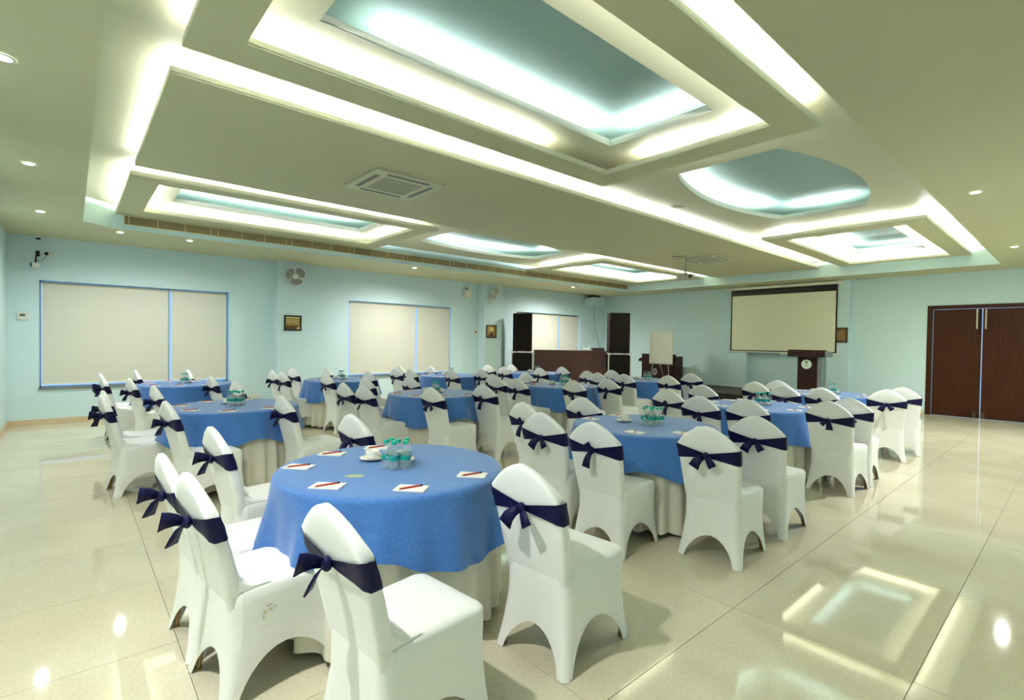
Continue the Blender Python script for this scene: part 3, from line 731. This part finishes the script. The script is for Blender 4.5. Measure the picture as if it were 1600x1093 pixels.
for ti, (c, row, (tx, ty), ch, nb) in enumerate(T):
    tn = '%s table of %s' % (ORD[row], COLN[c])
    t = thing('round_table', 'round banquet table with pleated cream skirt, %s' % tn, 'table', (tx, ty, 0), 0, 'round banquet tables')
    put('tabletop', TOPM, t); put('skirt', SKIRT[ti % 2], t, None, ti*.7)
    for k in range(4): put('leg', TLEG, t, None, PI/4+k*PI/2)
    ov = put('tablecloth', OVER[0 if ti == 0 else ti % 3], None, (tx, ty, 0), 0 if ti == 0 else ti*.37)
    tag(ov, 'blue patterned cloth draped over the %s' % tn, 'tablecloth', 'blue tablecloths')
    for seat, (x, y, d, v) in ch.items():
        cc_ = chair(x, y, d, tn, seat, v)
        if ti == 0 and seat == 'rr': stained = cc_
    ql = math.hypot(tx, ty); qx, qy = tx/ql, ty/ql      # away from the entrance corner
    bx, by = (tx+.035, ty-.055)
    NTH = ['first', 'second', 'third', 'fourth', 'fifth', 'sixth', 'seventh', 'eighth']
    cl = sorted(((bx+dx, by+dy) for dx, dy in BCL[:nb]), key=lambda q: (q[0]*.659+q[1]*.752)/(-q[0]*.752+q[1]*.659))
    for k, (x, y) in enumerate(cl):
        bottle(x, y, TZ, 'green-capped water bottle, %s from left in the cluster, %s' % (NTH[k], tn), 'bottles on the %s' % tn)
    cup(tx-.185, ty-.03, TZ, 'left of the bottles, %s' % tn)
    cup(bx+.03+qx*.155+.02, by+.05+qy*.155+.02, TZ, 'behind the bottles, %s' % tn)
    if c == 'R' and row == 0:
        pp = {'rl': (-2.827, .939), 'lr': (-3.026, 1.202), 'rr': (-2.376, .923), 'sr': (-2.093, 1.212), 'sf': (-2.106, 1.581), 'lf': (-3.022, 1.495)}
    else:
        pp = {'rl': (tx-.22, ty-.44), 'rr': (tx+.2, ty-.42), 'sr': (tx+.45, ty-.15), 'sf': (tx+.44, ty+.22), 'lr': (tx-.47, ty-.16), 'lf': (tx-.44, ty+.2)}
    for seat in ch:
        x, y = pp[seat]
        base_a = .78 if c != 'R' or row == 0 else rnd.uniform(-.1, .3)
        a = base_a+rnd.uniform(-.08, .08)+(0 if row == 0 and c == 'R' else 0)
        pad(x, y, TZ, a, 'at the %s, %s' % (SEAT[seat].replace(' seat', ' place'), tn), pa=a+(.75 if c != 'R' or row == 0 else 2.0))
st = MB().lathe([(.001, .0006), (.052, .0006)], 24, cap=False).mesh('stain', 'stain', True)
for o in list(COL.objects):
    if o.name == 'tablecloth': s_ = put('stain', st, o, (-2.475+2.56, 1.10-1.36, .7628)); s_.scale = (1, .62, 1); s_.rotation_euler = (0, 0, .85); s_['label'] = 'pale greenish oval stain on the cloth'
mat('coffee_stain', (.60, .55, .40), .7)
for y, z, a, b_ in ((-.065, .368, .012, .006), (-.082, .345, .008, .010), (-.060, .350, .007, .006), (-.042, .356, .006, .005), (-.088, .325, .005, .008)):
    xs = .1875+(.208-.1875)*(y+.216)/.458
    me = MB(); me.bm.faces.new([me.bm.verts.new((xs+.0015, y+a*math.cos(k*PI/6), z+b_*math.sin(k*PI/6))) for k in range(12)])
    put('stain', me.mesh('stain', 'coffee_stain'), stained)['label'] = 'small brown stain on the chair cover'
for (x, y, where) in ((-2.60, 3.98, 'second table of right column'), (-2.62, 6.06, 'third table of right column'), (-5.72, 8.48, 'fourth table of middle column')):
    mb = MB(); pr_ = [(1e-4, 0), (.012, .003), (.016, .012), (.012, .021), (1e-4, .024)]; mb.lathe(pr_, 12, cap=False)
    mb.strip([(.014, 0, .012), (.022, 0, .012), (.030, 0, .012)], [.006, .014, .02], (0, 1, 0), .002).strip([(-.014, 0, .012), (-.022, 0, .012), (-.030, 0, .012)], [.006, .014, .02], (0, 1, 0), .002)
    tag(part('wrapped_sweet', mb, 'sweet_orange', None, True, loc=(x, y, TZ)), 'orange wrapped sweet beside the bottles, %s' % where, 'sweet')

# ------------------------------------------------------------------ sound corner
VA = math.atan2(1.626, 1.424)            # direction of the console front, left to right
ex = Vector((math.cos(VA), math.sin(VA), 0)); ey = Vector((-math.sin(VA), math.cos(VA), 0))
def stack(cx, cy, w, name, zt, zc):
    d = .46
    p = Vector((cx, cy, 0))+ey*d/2
    cs = thing('flight_case', 'black case with metal edging under the %s tall loudspeaker' % name, 'flight case', p, VA, 'cased bass speakers')
    wc = w+.07
    part('body', MB().box((0, 0, zc/2), (wc-.03, d+.02, zc-.03), bev=.006), 'black_box', cs)
    mb = MB()
    for sx in (-1, 1):
        for sy in (-1, 1): mb.box((sx*(wc/2-.012), sy*(d/2+.002), zc/2), (.03, .03, zc))
        for z in (.015, zc-.015): mb.box((sx*(wc/2-.012), 0, z), (.03, d+.02, .03))
    for sy in (-1, 1):
        for z in (.015, zc-.015): mb.box((0, sy*(d/2+.002), z), (wc-.02, .03, .03))
    part('metal_edging', mb, 'case_edge', cs)
    part('front_grille', MB().box((0, -d/2-.012, zc/2), (wc-.10, .01, zc-.10), bev=.003), 'speaker_grille', cs)
    mb = MB()
    for sx in (-1, 1):
        for z in (.03, zc-.03): mb.box((sx*(wc/2-.03), -d/2-.014, z), (.055, .012, .055), bev=.003)
    part('corner_plate', mb, 'case_edge', cs)
    sp_ = thing('loudspeaker', '%s tall black loudspeaker standing on its case' % name, 'loudspeaker', p+Vector((0, 0, zc+.012)), VA, 'tall loudspeakers')
    h = zt-zc-.012
    part('cabinet', MB().box((0, 0, h/2), (w, d-.04, h), bev=.012), 'black_box', sp_)
    part('front_grille', MB().box((.0, -d/2+.018, h/2), (w-.14, .012, h-.06), bev=.004), 'speaker_grille', sp_)
    for sx in (-1, 1): part('foot', MB().box((sx*w*.3, -.1, -.006), (.05, .05, .012)).box((sx*w*.3, .1, -.006), (.05, .05, .012)), 'black_plastic', sp_)
stack(-10.50, 9.585, .545, 'left', 2.255, 1.175)
stack(-8.69, 11.65, .575, 'right', 2.31, 1.16)
tl, tr = Vector((-10.33, 9.90, 0)), Vector((-8.985, 11.44, 0))
tm = (tl+tr)/2; tw = (tr-tl).length
ck = thing('console_table', 'long high console table wrapped in dark brown cloth between the loudspeakers', 'table', tm+ey*.32, VA)
part('frame', MB().box((0, 0, 1.19), (tw-.06, .56, .03)).box((-tw/2+.1, 0, .59), (.05, .5, 1.18)).box((tw/2-.1, 0, .59), (.05, .5, 1.18)), 'table_wood', ck)
mb = MB(); P = []
for v in (0, .02, .2, .5, .8, 1):
    z = 1.225-v*1.2; row = []
    for k in range(61):
        u = -1+2*k/60
        row.append((u*(tw/2-.005), -.30-.012*v*(1+math.sin(u*19)*.6+math.sin(u*41)*.4), z))
    P.append(row)
mb.grid([[(p[0], .30, 1.226) for p in P[0]]]+P)
for sgn in (-1, 1): mb.grid([[(sgn*(tw/2-.004), -.30, 1.225), (sgn*(tw/2-.004), .30, 1.225)], [(sgn*(tw/2-.004), -.31, .03), (sgn*(tw/2-.004), .30, .03)]])
part('cloth', mb, 'brown_cloth', ck, True, angle=.7)
mx_ = thing('mixing_desk', 'small black mixing desk on the right end of the console table', 'mixer', tm+ey*.32+ex*(tw/2-.2)+Vector((0, 0, 1.232)), VA)
part('case', MB().box((0, 0, .035), (.34, .3, .07), bev=.01), 'black_plastic', mx_)
part('fader_panel', MB().box((0, 0, .072), (.30, .26, .006)), 'black_box', mx_)
rt = thing('wireless_receiver', 'white wireless receiver beside the black mixing desk', 'receiver', tm+ey*.4+ex*(tw/2-.52)+Vector((0, 0, 1.232)), VA)
part('box', MB().box((0, 0, .025), (.16, .12, .05), bev=.006), 'white_plastic', rt)
for sx in (-1, 1): part('antenna', MB().tube([(sx*.06, .04, .05), (sx*.09, .05, .15)], .005, 6), 'white_plastic', rt)

# whiteboard easel
es = thing('easel_whiteboard', 'white board on a thin metal easel in front of the dark lectern', 'whiteboard', (-7.97, 12.6, 0), 0)
part('board', MB().box((0, 0, 1.335), (.72, .025, .905), bev=.008), 'board_white', es)
part('board_rim', MB().slab(rect(-.365, .365, .877, 1.793), [rect(-.352, .352, .890, 1.78)], -.017, .017, fn=lambda x, z, y: (x, y, z)), 'screen_case', es)
for x0, x1, y1 in ((-.27, -.36, -.05), (.22, .34, -.05), (-.03, -.04, .45)):
    part('leg', MB().tube([(x0*.8, .02, 1.70), (x0, .025, .88), (x1, y1, .005)], .011, 8), 'alu', es, True)
part('pen_ledge', MB().box((0, -.03, .885), (.6, .04, .01)), 'alu', es)
# lectern against the wall behind the easel
l1 = thing('lectern', 'wide dark wooden lectern against the wall behind the easel', 'lectern', (-8.555, 13.55, 0))
part('front_panel', MB().box((0, -.15, .57), (1.16, .04, 1.14), bev=.006), 'dark_wood', l1)
part('side_panel', MB().box((-.56, .06, .54), (.03, .38, 1.08)), 'dark_wood', l1); part('side_panel', MB().box((.56, .06, .54), (.03, .38, 1.08)), 'dark_wood', l1)
part('shelf', MB().box((0, .06, .95), (1.09, .36, .03)), 'dark_wood', l1)
part('arm_rest', MB().slab([(-.57, .90), (-.57, 1.01), (-.64, 1.01), (-.70, .985), (-.735, .94), (-.72, .90)], [], -.13, .10, fn=lambda x, z, y: (x, y, z)), 'dark_wood', l1)
part('emblem', MB().slab([(-.10+.075*math.cos(k*PI/12), .60+.10*math.sin(k*PI/12)) for k in range(24)], [[(-.10+.045*math.cos(k*PI/12), .60+.068*math.sin(k*PI/12)) for k in range(24)]], -.18, -.17, fn=lambda x, z, y: (x, y, z)).box((-.10, -.175, .60), (.012, .01, .13)), 'alu', l1)

# stage and lectern on it
sg = thing('stage_platform', 'low dark carpeted stage platform below the projection screen', 'stage', (-5.55, 12.92, 0))
part('deck', MB().box((0, 0, .265), (4.0, 2.1, .03), bev=.006), 'stage_carpet', sg)
part('skirting', MB().box((0, 0, .125), (3.97, 2.07, .25)), 'stage_side', sg)
l2 = thing('lectern', 'dark lectern with round white emblem on the stage', 'lectern', (-4.03, 12.62, .281), 0)
part('column', MB().box((-.12, 0, .50), (.40, .30, 1.0), bev=.006), 'dark_wood', l2)
part('side_strip', MB().box((.0855, 0, .50), (.012, .26, .99)), 'lectern_side', l2)
part('base', MB().box((-.10, .02, .02), (.56, .46, .04), bev=.006), 'dark_wood', l2)
part('desk_top', MB().slab([(-.25, .93), (-.25, 1.045), (-.20, 1.085), (.22, 1.03), (.22, .93)], [], -.50, .26, fn=lambda y, z, x: (x, y, z)), 'dark_wood', l2)
part('desk_cheek', MB().slab([(-.245, .935), (-.245, 1.04), (-.20, 1.08), (.215, 1.025), (.215, .935)], [], .26, .275, fn=lambda y, z, x: (x, y, z)), 'lectern_side', l2)
em = part('emblem', MB().lathe([(.105, 0), (.105, .008)], 36, m=Matrix.Translation((-.13, -.152, .76)) @ Matrix.Rotation(PI/2, 4, 'X')), 'label_white', l2)
part('emblem_square', MB().box((-.13, -.161, .805), (.05, .003, .05)), 'emblem_green', em)
part('emblem_text', MB().box((-.150, -.161, .735), (.008, .003, .022)).box((-.138, -.161, .735), (.008, .003, .022)).box((-.126, -.161, .735), (.008, .003, .022)).box((-.112, -.161, .735), (.010, .003, .022)), 'emblem_gold', em)

# projection screen
ps = thing('projection_screen', 'pulled-down projection screen with black border on the far wall', 'projection screen', (0, 13.88, 0))
part('housing', MB().box((-5.31, .0, 2.995), (2.86, .075, .075), bev=.015), 'screen_case', ps)
part('bracket', MB().box((-6.55, .04, 3.043), (.05, .06, .012)).box((-4.07, .04, 3.043), (.05, .06, .012)), 'alu', ps)
part('black_border', MB().slab(rect(-6.59, -3.99, 1.285, 2.965), [rect(-6.555, -4.025, 1.315, 2.795)], .018, .022, fn=lambda x, z, y: (x, y, z)), 'screen_black', ps)
part('white_surface', MB().box((-5.29, .0215, 2.055), (2.54, .002, 1.485)), 'screen_white', ps)
part('weight_bar', MB().tube([(-6.62, .02, 1.272), (-3.95, .02, 1.272)], .016, 10), 'screen_case', ps, True, angle=.8)
part('pull_handle', MB().box((-5.16, .02, 1.235), (.22, .02, .05), bev=.004), 'alu', ps)

# ------------------------------------------------------------------ wall things
def picture(x, y, z, w, h, ax, label, kind):
    """ax 'x': on a wall facing +x, 'y': on a wall facing -y"""
    t = thing('framed_picture', label, 'picture', (x, y, z))
    fn = (lambda p, q, d: (d, p, q)) if ax == 'x' else (lambda p, q, d: (p, -d, q))
    part('frame', MB().slab(rect(-w/2, w/2, -h/2, h/2), [rect(-w/2+.028, w/2-.028, -h/2+.028, h/2-.028)], .001, .022, fn=fn), 'frame_black', t)
    ph = part('print', MB().slab(rect(-w/2+.02, w/2-.02, -h/2+.02, h/2-.02), [], .004, .010, fn=fn), 'photo_brown' if kind == 'dark' else 'photo_gold', t)
    def flat(loop, m_, d=.0105): part('print_shape', MB().slab(loop, [], d, d+.001, fn=fn), m_, ph)
    if kind == 'street':
        flat(rect(-w/2+.03, w/2-.03, h/2-.055, h/2-.032), 'photo_cream')
        flat(rect(-w/2+.03, w/2-.03, -h/2+.032, -h/2+.10), 'photo_brown')
        for k in range(7):
            x0 = -w/2+.045+k*.037; flat(rect(x0, x0+.008, -.01, .085), 'photo_cream', .0118); flat(rect(x0, x0+.026, .055-.03*(k % 3), .068-.03*(k % 3)), 'photo_cream', .0118)
        flat([(w/2-.10, -h/2+.035), (w/2-.035, -h/2+.035), (w/2-.04, -h/2+.10)], 'photo_cream', .0118)
    elif kind == 'dark':
        for k in range(5): flat(rect(-w/2+.05+k*.045, -w/2+.05+k*.045+.018, -h/2+.05+.02*(k % 2), h/2-.06-.03*(k % 3)), 'photo_gold')
    else:
        flat([(-w/2+.035, -h/2+.03), (w/2-.035, -h/2+.03), (w*.24, -h*.22), (w*.12, -h*.14), (-w*.10, -h*.14), (-w*.26, -h*.24)], 'photo_brown')
        flat([(.01+.06*math.cos(k*PI/8), .035+.085*math.sin(k*PI/8)) for k in range(16)], 'photo_cream', .0118)
        flat([(.01+.055*math.cos(a), .0+.075*math.sin(a)) for a in [PI+k*PI/8 for k in range(9)]], 'photo_brown', .013)
picture(XW+.26, 3.49, 1.78, .345, .315, 'x', 'black framed sepia picture with large letters on the first pillar', 'street')
picture(XW+.26, 8.81, 1.725, .36, .36, 'x', 'black framed golden portrait on the second pillar', 'portrait')
picture(-3.93, YB-.18, 1.725, .32, .36, 'y', 'dark framed picture half hidden behind the projection screen', 'dark')

def fan(y, z, yaw, tilt, label):
    t = thing('wall_fan', label, 'fan', (XW+.26, y, z), 0, 'white wall fans')
    part('wall_plate', MB().box((.015, 0, -.10), (.03, .09, .15), bev=.008), 'fan_plastic', t)
    part('arm', MB().tube([(.02, 0, -.12), (.08, 0, -.13), (.13, 0, -.05), (.14, 0, 0)], .02, 10), 'fan_plastic', t, True)
    M = Matrix.Translation((.14, 0, 0)) @ Matrix.Rotation(yaw, 4, 'Z') @ Matrix.Rotation(PI/2+tilt, 4, 'Y')
    part('motor', MB().lathe([(.03, -.10), (.055, -.08), (.06, -.02), (.05, .02)], 18, m=M), 'fan_plastic', t, True)
    cg = MB()
    R_ = .205
    for rr, zz in ((R_, .045), (R_*.8, .085), (R_*.55, .10), (R_*.3, .108), (R_*.8, .005), (R_*.5, -.01)):
        cg.tube([M @ Vector((rr*math.cos(k*PI/14), rr*math.sin(k*PI/14), zz)) for k in range(29)], .0032 if rr < R_ else .011, 6)
    for k in range(24):
        a = k*PI/12
        cg.tube([M @ Vector((r_*math.cos(a), r_*math.sin(a), z_)) for r_, z_ in ((.05, .108), (R_*.55, .10), (R_*.8, .085), (R_, .045), (R_*.8, .005), (.06, -.015))], .0016, 4)
    part('cage', cg, 'fan_plastic', t, True)
    for b_ in range(3):
        P = []
        for k in range(7):
            rr = .035+.155*k/6; row = []
            for q in range(6):
                a = b_*2*PI/3+(-.86+1.72*q/5)*(1 if k < 5 else (.86 if k == 5 else .55))+.15*k/6; row.append(M @ Vector((rr*math.cos(a), rr*math.sin(a), .045+.03*(q/5-.5))))
            P.append(row)
        bl = MB(); bl.grid(P); bl.grid([[p+(M.to_3x3() @ Vector((0, 0, .003))) for p in row] for row in P])
        part('blade', bl, 'fan_blade', t, True)
    part('hub_cap', MB().lathe([(.05, .05), (.052, .105), (.038, .124), (.001, .127)], 18, m=M, cap=False), 'fan_plastic', t, True)
    part('pull_cord', MB().tube([(.02, -.02, -.17), (.012, -.02, -.30), (.012, -.015, -.42)], .0025, 5), 'fan_plastic', t)
fan(3.50, 2.76, math.radians(-20), math.radians(18), 'white wall fan facing out on the first pillar')
fan(8.80, 2.78, math.radians(48), math.radians(28), 'white wall fan turned sideways on the second pillar')

th = thing('thermostat', 'small white thermostat left of the first window', 'thermostat', (XW, -.577, 1.755))
part('case', MB().box((.012, 0, 0), (.022, .12, .115), bev=.004), 'white_plastic', th); part('display', MB().box((.0235, 0, .018), (.003, .062, .038)), 'lcd', th)
part('button', MB().box((.0235, -.02, -.03), (.004, .014, .01)).box((.0235, .02, -.03), (.004, .014, .01)), 'cassette', th)
dc = thing('dome_camera', 'small dome camera at the ceiling edge above the first window', 'camera', (XW+.12, -.40, L0))
part('housing', MB().lathe([(.055, 0), (.055, -.02), (.045, -.03), (.04, -.045)], 20), 'white_plastic', dc, True)
part('dome', MB().lathe([(.036, -.045), (.034, -.058), (.022, -.072), (.001, -.078)], 20, cap=False, m=Matrix.Translation((.012, .012, .004))), 'black_plastic', dc, True)
cc = thing('wall_camera', 'white bullet camera hanging on a black bracket with cable', 'camera', (XW, -.42, 2.57))
part('body', MB().box((.14, 0, 0), (.13, .085, .075), bev=.01), 'white_plastic', cc)
part('lens_hood', MB().box((.145, -.05, 0), (.10, .02, .06), bev=.004), 'black_plastic', cc)
part('bracket', MB().tube([(.0, .02, .20), (.06, .01, .19), (.10, 0, .10), (.13, 0, .04)], .012, 8).box((.006, .02, .20), (.012, .05, .09)), 'black_plastic', cc, True, angle=.8)
part('cable', MB().tube([(.10, 0, .09), (.06, .06, .08), (.03, .10, .13), (.02, .125, .19)], .004, 6), 'cable_dark', cc, True)
jb = thing('socket_plate', 'white wall plate with black plug beside the bullet camera', 'socket', (XW, -.265, 2.78))
part('plate', MB().box((.008, .01, 0), (.016, .095, .07), bev=.003), 'white_plastic', jb); part('plug', MB().lathe([(.024, .016), (.024, .045), (.018, .05)], 16, m=Matrix.Translation((0, -.03, 0)) @ Matrix.Rotation(PI/2, 4, 'Y')), 'black_plastic', jb, True, angle=.7)
sk = thing('socket_plate', 'cream socket plate low on the wall beside the first pillar', 'socket', (XW, 2.805, .237))
part('plate', MB().box((.008, 0, 0), (.016, .23, .115), bev=.004), 'white_plastic', sk)
for k in (-.06, 0, .06): part('socket', MB().box((.017, k, 0), (.004, .04, .05), bev=.001), 'cassette', sk)
sp2 = thing('wall_speaker', 'small white wall speaker right of the second window', 'speaker', (XW, 8.12, 2.735))
part('case', MB().box((.07, 0, 0), (.13, .17, .22), bev=.01), 'white_plastic', sp2); part('grille', MB().box((.1365, 0, .0), (.004, .13, .18), bev=.002), 'screen_white', sp2)
part('hanger', MB().box((.03, 0, .13), (.05, .03, .05)), 'black_plastic', sp2)
sw = thing('wall_switch', 'white round-knob switch plate left of the second pillar', 'switch', (XW, 8.44, 1.70))
part('plate', MB().box((.008, 0, 0), (.016, .13, .15), bev=.004), 'white_plastic', sw); part('knob', MB().lathe([(.022, .016), (.02, .03)], 14, m=Matrix.Translation((0, .02, .012)) @ Matrix.Rotation(PI/2, 4, 'Y')), 'black_plastic', sw, True, angle=.7)
cb = thing('wall_cabinet', 'pale equipment cabinet high on the wall near the far corner', 'cabinet', (XW, 13.25, 2.84))
part('box', MB().box((.21, 0, 0), (.40, .46, .25), bev=.008), 'wall_paint', cb)
part('door_seam', MB().box((.4115, .0, 0), (.003, .008, .24)), 'recess_paint', cb)
part('device', MB().box((.22, .02, .155), (.28, .34, .05), bev=.006), 'black_plastic', cb)
part('cable', MB().tube([(.06, .235, -.10), (.05, .26, -.5), (.06, .30, -.95), (.12, .40, -1.35), (.14, .43, -1.55)], .006, 6), 'cable_dark', cb, True)
